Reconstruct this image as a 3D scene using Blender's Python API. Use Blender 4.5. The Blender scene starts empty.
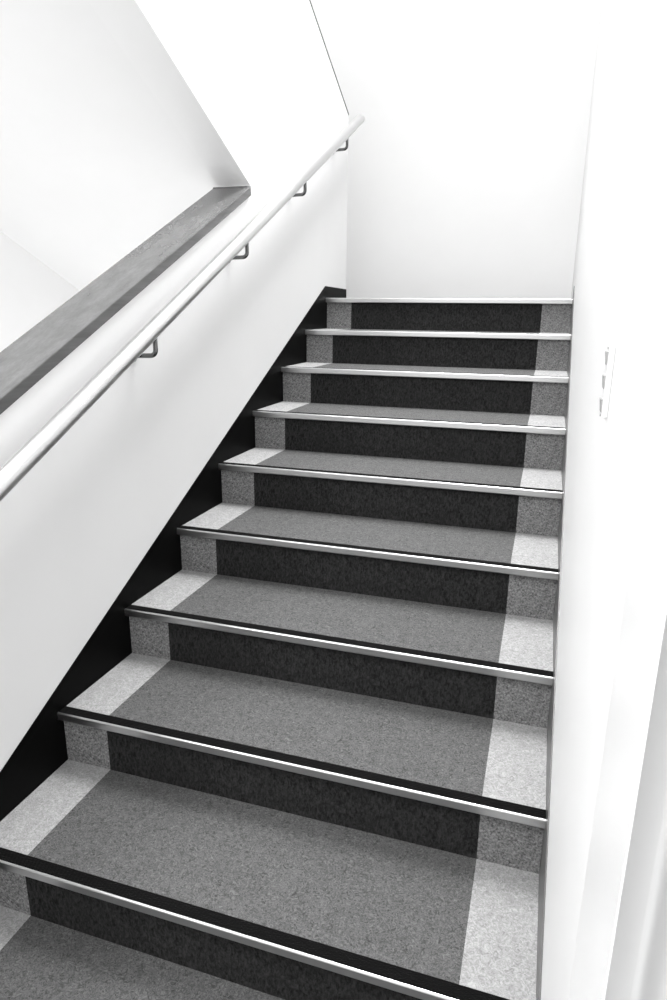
import bpy, bmesh, math, random
from mathutils import Vector, Matrix
S = bpy.context.scene
COL = S.collection
random.seed(4)

# ---------------------------------------------------------------- camera
CAMLOC = Vector((1.24969, -0.65744, 1.45248))
YAW, PIT, ROL, FPX = 0.3039677, 0.2754640, 0.010956, 664.9675
fwd = Vector((-math.sin(YAW)*math.cos(PIT), math.cos(YAW)*math.cos(PIT), -math.sin(PIT)))
r0 = Vector((math.cos(YAW), math.sin(YAW), 0)); u0 = r0.cross(fwd)
rt = r0*math.cos(ROL)+u0*math.sin(ROL); up = -r0*math.sin(ROL)+u0*math.cos(ROL)
cd = bpy.data.cameras.new('camera'); cam = bpy.data.objects.new('camera', cd); COL.objects.link(cam)
cam.matrix_world = Matrix(((rt.x, up.x, -fwd.x, CAMLOC.x), (rt.y, up.y, -fwd.y, CAMLOC.y), (rt.z, up.z, -fwd.z, CAMLOC.z), (0, 0, 0, 1)))
cd.sensor_fit = 'VERTICAL'; cd.sensor_height = 24.0; cd.lens = FPX*24/1000; cd.clip_start = 0.02
S.camera = cam

# ---------------------------------------------------------------- light and exposure
w = bpy.data.worlds.new('world'); S.world = w; w.use_nodes = True
w.node_tree.nodes['Background'].inputs[0].default_value = (1, 1, 1, 1)
w.node_tree.nodes['Background'].inputs[1].default_value = 1.0
S.view_settings.view_transform = 'Standard'; S.view_settings.look = 'None'
S.view_settings.gamma = 1.0; S.view_settings.use_curve_mapping = False
S.view_settings.exposure = 0.74

def area(name, loc, rot, sx, sy, power):
    l = bpy.data.lights.new(name, 'AREA'); l.shape = 'RECTANGLE'; l.size = sx; l.size_y = sy; l.energy = power
    o = bpy.data.objects.new(name, l); COL.objects.link(o); o.location = loc; o.rotation_euler = rot
    return o
area('fill_over_landing', (0.55, 3.3, 4.95), (0, 0, 0), 0.9, 0.9, 33)  # unseen area light, added to brighten the landing and far wall
area('tread_fill_over_stairs', (0.90, 2.1, 4.95), (0, 0, 0), 0.7, 1.4, 30).data.spread = 1.5  # no known fixture; narrow beam added to lift the treads
area('fill_over_lower_stairs', (0.7, -0.9, 4.3), (0, 0, 0), 1.0, 1.0, 19)  # added out of view to brighten the lower wall and bottom steps
area('soffit_fill_left', (-0.9, -0.9, 3.1), (0, 0, 0), 0.9, 0.6, 52)  # invented light under the soffit, brightens soffit, far left wall and cap

# ---------------------------------------------------------------- materials
def mat(name, v, rough=0.6, metal=0.0, spec=0.5):
    m = bpy.data.materials.new(name); m.use_nodes = True
    b = m.node_tree.nodes['Principled BSDF']
    b.inputs['Base Color'].default_value = (v, v, v, 1); b.inputs['Roughness'].default_value = rough
    b.inputs['Metallic'].default_value = metal; b.inputs['Specular IOR Level'].default_value = spec
    return m
def nodes(m):
    t = m.node_tree; return t, t.nodes, t.links, t.nodes['Principled BSDF']
def noise(N, L, scale, detail=4, rough=0.6, dist=0.0, stretch=None):
    tc = N.new('ShaderNodeTexCoord'); src = tc.outputs['Object']
    if stretch:
        mp = N.new('ShaderNodeMapping'); mp.inputs['Scale'].default_value = stretch
        L.new(src, mp.inputs['Vector']); src = mp.outputs['Vector']
    n = N.new('ShaderNodeTexNoise'); n.inputs['Scale'].default_value = scale; n.inputs['Detail'].default_value = detail
    n.inputs['Roughness'].default_value = rough; n.inputs['Distortion'].default_value = dist
    L.new(src, n.inputs['Vector']); return n.outputs['Fac']
def ramp(N, L, fac, stops):
    r = N.new('ShaderNodeValToRGB'); e = r.color_ramp.elements
    while len(e) < len(stops): e.new(0.5)
    for k, (p_, v) in enumerate(stops): e[k].position = p_; e[k].color = (v, v, v, 1)
    L.new(fac, r.inputs['Fac']); return r.outputs['Color']
def bump(N, L, b, h, strength, dist):
    bp = N.new('ShaderNodeBump'); bp.inputs['Strength'].default_value = strength; bp.inputs['Distance'].default_value = dist
    L.new(h, bp.inputs['Height']); L.new(bp.outputs['Normal'], b.inputs['Normal'])
def mix(N, L, a, c, f=0.5, mode='MULTIPLY'):
    x = N.new('ShaderNodeMix'); x.data_type = 'RGBA'; x.blend_type = mode; x.inputs[0].default_value = f
    L.new(a, x.inputs[6]); L.new(c, x.inputs[7]); return x.outputs[2]

def paint(name, v, rough=0.55):
    m = mat(name, v, rough); t, N, L, b = nodes(m)
    c = ramp(N, L, noise(N, L, 2.2, 3), [(0.3, v*0.985), (0.7, min(1, v*1.01))]); L.new(c, b.inputs['Base Color'])
    bump(N, L, b, noise(N, L, 260, 2), 0.05, 0.001); return m
def carpet(name, v, amp, stretch, scale=150, dist=1.2):
    m = mat(name, v, 0.97, 0, 0.1); t, N, L, b = nodes(m)
    n1 = noise(N, L, scale, 5, 0.72, dist, stretch); n2 = noise(N, L, scale*0.28, 3, 0.6, 1.5)
    c1 = ramp(N, L, n1, [(0.30, v*(1-amp)), (0.5, v), (0.70, v*(1+amp*1.15))])
    c2 = ramp(N, L, n2, [(0.3, 0.86), (0.7, 1.0)])
    L.new(mix(N, L, c1, c2, 1.0), b.inputs['Base Color'])
    bump(N, L, b, n1, 0.5, 0.003); return m
M = {}
M['wall'] = paint('white_wall_paint', 0.79)
M['ceil'] = paint('white_ceiling_paint', 0.78)
M['trim'] = paint('white_gloss_trim', 0.84, 0.3)
M['black'] = mat('black_painted_board', 0.002, 0.5, 0, 0.06)
M['skirt_sheen'] = mat('black_board_painted_sheen', 0.10, 0.35)  # black board, greyed so its colour carries the grazing reflection
M['centre'] = carpet('mid_grey_carpet', 0.102, 0.75, (1, 1, 1), 95, 2.4)
M['border'] = carpet('pale_grey_carpet', 0.335, 0.42, (1, 1, 1), 95, 2.0)
M['riser_border'] = carpet('shaded_mottled_riser_carpet', 0.19, 0.85, (1, 1, 1), 170, 0.4)  # coarser border carpet, darkened to put riser shade into the colour
M['riser'] = carpet('shaded_ribbed_carpet', 0.022, 0.9, (1.0, 1.0, 0.5), 150, 0.5)  # ribbed weave, its colour darkened to stand in for shade on the risers
M['core'] = mat('step_core', 0.06, 0.9)
M['floor'] = carpet('lobby_carpet', 0.10, 0.35, (1, 1, 1))
M['metal'] = mat('brushed_aluminium', 0.55, 0.30, 1.0)
M['rail'] = mat('satin_steel_rail', 0.74, 0.30, 1.0)
M['bracket'] = mat('steel_bracket', 0.14, 0.25, 1.0)
M['plastic'] = mat('white_plastic', 0.8, 0.35)
M['rocker'] = mat('grey_plastic', 0.35, 0.4)
M['screw'] = mat('screw_steel', 0.4, 0.4, 1.0)
# ribbed black rubber
m = mat('black_rubber_insert', 0.004, 0.9, 0, 0.08); t, N, L, b = nodes(m)
wv = N.new('ShaderNodeTexWave'); wv.bands_direction = 'Y'; wv.inputs['Scale'].default_value = 55
tc = N.new('ShaderNodeTexCoord'); L.new(tc.outputs['Object'], wv.inputs['Vector']); bump(N, L, b, wv.outputs['Fac'], 0.6, 0.002)
M['rubber'] = m
# brushed texture on the metal nosing and rail
for k, st in (('metal', (3, 400, 400)), ('rail', (300, 8, 8))):
    t, N, L, b = nodes(M[k]); bump(N, L, b, noise(N, L, 1.0, 3, 0.5, 0, st), 0.06, 0.001)
# stained wood of the wall cap
m = mat('stained_wood', 0.2, 0.38, 0, 0.0); t, N, L, b = nodes(m)
g = noise(N, L, 5, 4, 0.6, 0.0, (5, 0.35, 5)); g2 = noise(N, L, 40, 4, 0.6, 0.0, (4, 0.12, 4))
c = mix(N, L, ramp(N, L, g, [(0.3, 0.085), (0.7, 0.13)]), ramp(N, L, g2, [(0.3, 0.82), (0.7, 1.0)]), 1.0)
L.new(c, b.inputs['Base Color']); bump(N, L, b, g2, 0.04, 0.001); b.inputs['Coat Weight'].default_value = 1.0; b.inputs['Coat Roughness'].default_value = 0.18; M['wood'] = m

# ---------------------------------------------------------------- mesh helpers
def link(name, bm, m, parent=None, bevel=0, smooth=False, seg=2):
    bmesh.ops.recalc_face_normals(bm, faces=bm.faces)
    me = bpy.data.meshes.new(name); bm.to_mesh(me); bm.free(); me.materials.append(m)
    if smooth:
        for f in me.polygons: f.use_smooth = True
    o = bpy.data.objects.new(name, me); COL.objects.link(o)
    if parent: o.parent = parent
    if bevel:
        md = o.modifiers.new('bevel', 'BEVEL'); md.width = bevel; md.segments = seg; md.limit_method = 'ANGLE'
    return o
def box(bm, a, b_):
    x0, y0, z0 = a; x1, y1, z1 = b_
    v = [bm.verts.new(q) for q in ((x0,y0,z0),(x1,y0,z0),(x1,y1,z0),(x0,y1,z0),(x0,y0,z1),(x1,y0,z1),(x1,y1,z1),(x0,y1,z1))]
    for f in ((0,3,2,1),(4,5,6,7),(0,1,5,4),(1,2,6,5),(2,3,7,6),(3,0,4,7)): bm.faces.new([v[i] for i in f])
    return bm
def boxo(name, a, b_, m, parent=None, bevel=0): return link(name, box(bmesh.new(), a, b_), m, parent, bevel)
def prism_x(bm, prof, x0, x1):            # profile in (y, z) extruded along x
    a = [bm.verts.new((x0, y, z)) for y, z in prof]; b_ = [bm.verts.new((x1, y, z)) for y, z in prof]
    n = len(prof)
    for i in range(n): bm.faces.new((a[i], a[(i+1) % n], b_[(i+1) % n], b_[i]))
    fa = bm.faces.new(a); fb = bm.faces.new(b_[::-1])
    bmesh.ops.triangulate(bm, faces=[fa, fb], ngon_method='EAR_CLIP')
    return bm
def tube(bm, pts, r, seg=20, cap=True):
    pts = [Vector(q) for q in pts]; rings = []
    t0 = (pts[1]-pts[0]).normalized(); n = t0.orthogonal().normalized()
    for i, q in enumerate(pts):
        t_ = (pts[min(i+1, len(pts)-1)]-pts[max(i-1, 0)]).normalized()
        n = (n-t_*n.dot(t_)).normalized(); bn = t_.cross(n)
        rr = r[i] if isinstance(r, (list, tuple)) else r
        rings.append([bm.verts.new(q+(n*math.cos(a)+bn*math.sin(a))*rr) for a in (2*math.pi*k/seg for k in range(seg))])
    for A, B in zip(rings, rings[1:]):
        for k in range(seg): bm.faces.new((A[k], A[(k+1) % seg], B[(k+1) % seg], B[k]))
    if cap: bm.faces.new(rings[0][::-1]); bm.faces.new(rings[-1])
    return bm
def struct(o): o['kind'] = 'structure'; return o
def thing(name, loc, label, cat, group=None):
    o = bpy.data.objects.new(name, None); COL.objects.link(o); o.location = loc
    o['label'] = label; o['category'] = cat
    if group: o['group'] = group
    return o

# ---------------------------------------------------------------- dimensions
W, T, R, SET = 1.3454, 0.34745, 0.17, 0.022
SL = R/T
TW = 0.15                     # thickness of the wall between the flights
YL, YF = 3.54, 4.2            # end of that wall, far wall of the landing
XL = -1.54                    # far left wall
ZL = 9*R                      # landing height
CEIL = 5.0
BS = 0.4685                   # slope of the upper balustrade
bal_z = lambda y: 2.565 + BS*(YL-y)
CY, CZ = 2.117, 1.940         # point where the sloping wall top meets the upper soffit
SS = 0.4676                   # soffit slope
cap_z = lambda y: 1.922 + 0.477*(y-CY)
sof_z = lambda y: 1.958 - SS*(y-CY)

# ---------------------------------------------------------------- setting
Y0 = -1.9
struct(boxo('floor', (XL-0.1, Y0, -0.17-0.12), (W+1.6, -0.005, -0.17), M['floor']))
struct(boxo('floor', (-TW, 9*T+SET+0.001, ZL-0.14), (W, YF, ZL-0.006), M['floor']))
struct(boxo('floor', (XL, YL-0.14, ZL-0.03), (-TW, YF, ZL-0.006), M['floor']))
struct(boxo('ceiling_landing', (XL, YL-0.3, ZL-0.32), (-TW, YF, ZL-0.031), M['ceil']))
# wall between the flights: low under the wooden cap, full above the soffit line, cut along the upper balustrade
bm = bmesh.new()
YB = CY+0.35
prism_x(bm, [(Y0, -0.17), (0.9, -0.17), (CY, 0.6), (CY, cap_z(CY)), (Y0, cap_z(Y0))], -TW, 0)
prism_x(bm, [(CY, 0.6), (3.0, 0.9), (YL, 0.9), (YL, 2.565), (CY, bal_z(CY))], -TW, 0)
prism_x(bm, [(CY, sof_z(CY)), (CY, bal_z(CY)), (-0.9, bal_z(-0.9)), (-0.9, sof_z(-0.9))], -TW, 0)
struct(link('wall_left', bm, M['wall']))
struct(boxo('wall_far', (XL-0.1, YF, ZL-0.3), (W+0.12, YF+0.1, CEIL), M['wall']))
struct(boxo('wall_outer_left', (XL-0.1, Y0, -0.17), (XL, YF, CEIL), M['wall']))
# right wall with an outside corner and the landing part set back behind a small reveal
bm = bmesh.new()
pl = [(W, -0.0), (W, 3.16), (W+0.012, 3.175), (W+0.012, YF), (W+0.12, YF), (W+0.12, 0.0)]
a = [bm.verts.new((x, y, -0.29)) for x, y in pl]; b_ = [bm.verts.new((x, y, CEIL)) for x, y in pl]
for i in range(len(pl)): bm.faces.new((a[i], a[(i+1) % len(pl)], b_[(i+1) % len(pl)], b_[i]))
bm.faces.new(a); bm.faces.new(b_)
struct(link('wall_right', bm, M['wall']))
struct(boxo('trim_1', (W-0.002, -0.18, -0.17), (W-0.0002, 0.006, CEIL), M['trim']))
# wall returning to the right of the corner, its curve invented to give a dark gradient beside the thin trim
bm = bmesh.new()
cv = [(W-0.0002, -0.030), (W+0.004, -0.034), (W+0.011, -0.048), (W+0.018, -0.070), (W+0.025, -0.098), (W+0.031, -0.126), (W+0.037, -0.150), (W+0.044, -0.168), (W+0.050, -0.176), (W+0.058, -0.180)]
pl = cv + [(W+1.6, -0.180), (W+1.6, -0.0005), (W-0.0002, -0.0005)]
a = [bm.verts.new((x, y, -0.17)) for x, y in pl]; b_ = [bm.verts.new((x, y, CEIL)) for x, y in pl]
for i in range(len(pl)):
    f = bm.faces.new((a[i], a[(i+1) % len(pl)], b_[(i+1) % len(pl)], b_[i])); f.smooth = i < len(cv)-1
bmesh.ops.triangulate(bm, faces=[bm.faces.new(a), bm.faces.new(b_)], ngon_method='EAR_CLIP')
struct(link('wall_front_right', bm, M['wall']))
struct(boxo('ceiling', (XL-0.1, Y0, CEIL), (W+1.6, YF+0.1, CEIL+0.1), M['ceil']))

# upper flight going back over the left side: sloping underside with steps on top
pr = [(YL, ZL-0.14), (YL-0.38, sof_z(YL-0.38)), (-0.9, sof_z(-0.9))]
n_up = 13
top = [(-0.9, sof_z(-0.9)+0.2)]
yy = YL-0.15; zz = ZL
st = [(YL, ZL-0.008)]
st += [(yy, ZL-0.008)]
for k in range(n_up):
    zz += R; st.append((yy, zz)); yy -= T
    if yy < -0.9: yy = -0.9; st.append((yy, zz)); break
    st.append((yy, zz))
pr = [(YL, sof_z(YL-0.55)-0.0), (YL-0.55, sof_z(YL-0.55)), (-0.9, sof_z(-0.9))] + st[::-1]
struct(link('ceiling_soffit', prism_x(bmesh.new(), pr, XL, -TW), M['ceil']))
# the soffit also closes the notch above the low wall
# black skirting boards that follow the stair
def skirt(name, x0, x1):
    k = 0.068
    pf = [(0.0-0.3, -0.17), (-0.3, SL*-0.3+k)]
    pf += [(3.12, SL*3.12+k+0.0), (YL if x0 < 0.5 else 3.16, SL*3.12+k-0.004), (YL if x0 < 0.5 else 3.16, 9*R-0.13), (3.0, 9*R-0.3), (0.3, -0.17)]
    return struct(link(name, prism_x(bmesh.new(), pf, x0, x1), M['black'] if x0 < .5 else M['skirt_sheen']))
skirt('baseboard_left', 0.0005, 0.003)

# ---------------------------------------------------------------- staircase: each step is a part, its coverings sub-parts
stair = thing('staircase', (0, 0, 0), 'straight carpeted staircase climbing to the landing, risers with shade in their colour, pale carpet borders, metal nosings', 'staircase')
BW = 0.15
X0, X1 = 0.0035, W-0.0035
def nosing_bm():
    # section in (y, z) about the front top edge: flat back flange, rounded bull nose, downturned face
    bm = bmesh.new()
    pf = [(0.036, -0.004), (0.036, -0.0012), (0.0305, -0.0010), (0.0305, -0.0015), (0.0045, -0.0015), (0.0045, 0.0005)]
    for k in range(7):
        a_ = math.pi/2 + k*math.pi/12
        pf.append((0.0045+0.0045*math.cos(a_), -0.004+0.0045*math.sin(a_)))
    pf += [(0.0005, -0.0215), (0.003, -0.0245), (0.006, -0.0235), (0.0045, -0.0195), (0.0045, -0.004)]
    return prism_x(bm, pf, X0, X1)
proto = {}
def sub(key, name, make, m, parent, loc, bevel=0):
    if key in proto:
        o = proto[key].copy(); COL.objects.link(o)
    else:
        o = link(name, make(), m, None, bevel); proto[key] = o
    o.parent = parent; o.location = loc; return o
for n in range(0, 10):
    z, y = n*R, n*T
    depth = T+SET if n < 9 else 0.02
    s = boxo('step', (X0, SET+0.008, -R-0.004), (X1, depth+0.006, -0.006), M['core'], stair)
    s.location = (0, y, z)
    if n == 9:
        pass
    d = depth
    tag9 = n == 9
    if not tag9:
        sub('tc', 'tread_carpet', lambda: box(bmesh.new(), (BW, 0.036, -0.006), (W-BW, d+0.001, -0.0008)), M['centre'], s, (0, 0, 0))
        for k, (xa, xb) in enumerate(((X0, BW), (W-BW, X1))):
            sub('tb%d' % k, 'tread_border', lambda: box(bmesh.new(), (xa, 0.036, -0.006), (xb, d+0.001, -0.0008)), M['border'], s, (0, 0, 0))
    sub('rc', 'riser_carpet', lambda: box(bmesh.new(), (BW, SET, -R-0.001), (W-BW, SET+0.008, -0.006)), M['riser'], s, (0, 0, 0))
    for k, (xa, xb) in enumerate(((X0, BW), (W-BW, X1))):
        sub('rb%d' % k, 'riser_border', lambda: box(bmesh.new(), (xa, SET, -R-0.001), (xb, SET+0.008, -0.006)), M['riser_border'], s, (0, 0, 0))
    sub('ns', 'nosing', nosing_bm, M['metal'], s, (0, 0, 0))
    sub('gs', 'grip_strip', lambda: box(bmesh.new(), (X0, 0.0045, -0.003), (X1, 0.0365, 0.0002)), M['rubber'], s, (0, 0, 0))
skirt('baseboard_right', W-0.003, W-0.0005)

# ---------------------------------------------------------------- wooden cap on the low wall
capo = thing('wall_cap', (-TW/2, 0.3, cap_z(0.3)), 'dark stained wooden board capping the sloping white wall left of the stairs', 'wall cap')
capo.location = (0, 0, 0)
th = 0.036
pf = [(Y0, cap_z(Y0)), (CY-0.016, cap_z(CY-0.016)), (CY-0.020+0.0, cap_z(CY)+th-0.004), (CY-0.024, cap_z(CY-0.024)+th), (Y0, cap_z(Y0)+th)]
bm = bmesh.new(); prism_x(bm, pf, -0.162, 0.012)
bpy.data.objects.remove(capo)
capo = link('wall_cap', bm, M['wood'], None, 0.003)
capo['label'] = 'dark stained wooden board capping the sloping white wall left of the stairs'; capo['category'] = 'wall cap'
# thin cap on the upper balustrade
ub = -BS
pf = [(YL+0.002, 2.567), (YL+0.002, 2.575), (0.3, 2.575+ub*(0.3-YL)), (0.3, 2.567+ub*(0.3-YL))]
uc = link('balustrade_cap', prism_x(bmesh.new(), pf, -TW-0.002, 0.002), M['wood'])
uc['label'] = 'thin dark edge strip on the upper balustrade above the handrail end'; uc['category'] = 'edge strip'

# ---------------------------------------------------------------- handrail
RX, RR = 0.083, 0.0255
rz = lambda y: 1.066 + 0.4915*(y-0.519)
hr = thing('handrail', (RX, 1.195, rz(1.195)), 'round brushed steel handrail on wall brackets along the left wall', 'handrail')
ya, yb = -0.75, 3.51
O = Vector(hr.location)
d_ = Vector((0, 1, 0.4915)).normalized()
A = Vector((RX, ya, rz(ya)))-O; B = Vector((RX, yb, rz(yb)))-O
rail = link('rail', tube(bmesh.new(), [A, A+d_*0.002, A.lerp(B, .5), B-d_*0.004, B], [RR-0.003, RR, RR, RR, RR-0.004], 40), M['rail'], hr, 0, True)
em = rail.data
for f in em.polygons:
    if len(f.vertices) > 4: f.use_smooth = False
def bracket_bm():
    bm = bmesh.new(); r_ = 0.0075
    pts = [(-RX+0.004, 0, -0.085), (-0.02, 0, -0.083)]
    for k in range(7):
        a_ = -math.pi/2 + k*math.pi/12
        pts.append((-0.018+0.018*math.cos(a_), 0, -0.065+0.018*math.sin(a_)))
    pts.append((0, 0, -RR/math.cos(math.atan(0.4915))+0.004))
    tube(bm, pts, r_, 16)
    return bm
def plate_bm():
    bm = bmesh.new()
    tube(bm, [(-RX+0.0005, 0, -0.085), (-RX+0.004, 0, -0.085), (-RX+0.006, 0, -0.085)], [0.019, 0.019, 0.016], 28)
    return bm
br0 = link('bracket', bracket_bm(), M['bracket'], hr, 0, True)
pl0 = link('wall_plate', plate_bm(), M['bracket'], br0)
for k, y in enumerate((1.195, -0.35, 0.43, 1.89, 2.56, 3.24)):
    if k == 0: o = br0
    else:
        o = br0.copy(); COL.objects.link(o); o.parent = hr
        q = pl0.copy(); COL.objects.link(q); q.parent = o
    o.location = Vector((RX, y, rz(y)))-O

# ---------------------------------------------------------------- light switch on the right wall
sy, sz = 0.462, 1.353
sw = thing('light_switch', (W, sy, sz), 'white three-rocker light switch plate on the right wall', 'light switch')
pb = bmesh.new(); box(pb, (-0.009, -0.019, -0.054), (-0.0002, 0.019, 0.054))
link('switch_plate', pb, M['plastic'], sw, 0.002)
for dz in (-0.036, 0.0, 0.036):
    b2 = bmesh.new()
    pf = [(-0.009, -0.010), (-0.0105, -0.010), (-0.0125, 0.010), (-0.009, 0.010)]
    a = [b2.verts.new((x, -0.013, z+dz)) for x, z in pf]; c2 = [b2.verts.new((x, 0.013, z+dz)) for x, z in pf]
    for i in range(4): b2.faces.new((a[i], a[(i+1) % 4], c2[(i+1) % 4], c2[i]))
    b2.faces.new(a); b2.faces.new(c2)
    link('rocker', b2, M['rocker'], sw)
for dz in (-0.0515, 0.0515):
    link('screw', tube(bmesh.new(), [(-0.0085, 0, dz), (-0.0102, 0, dz)], 0.0022, 12), M['screw'], sw)
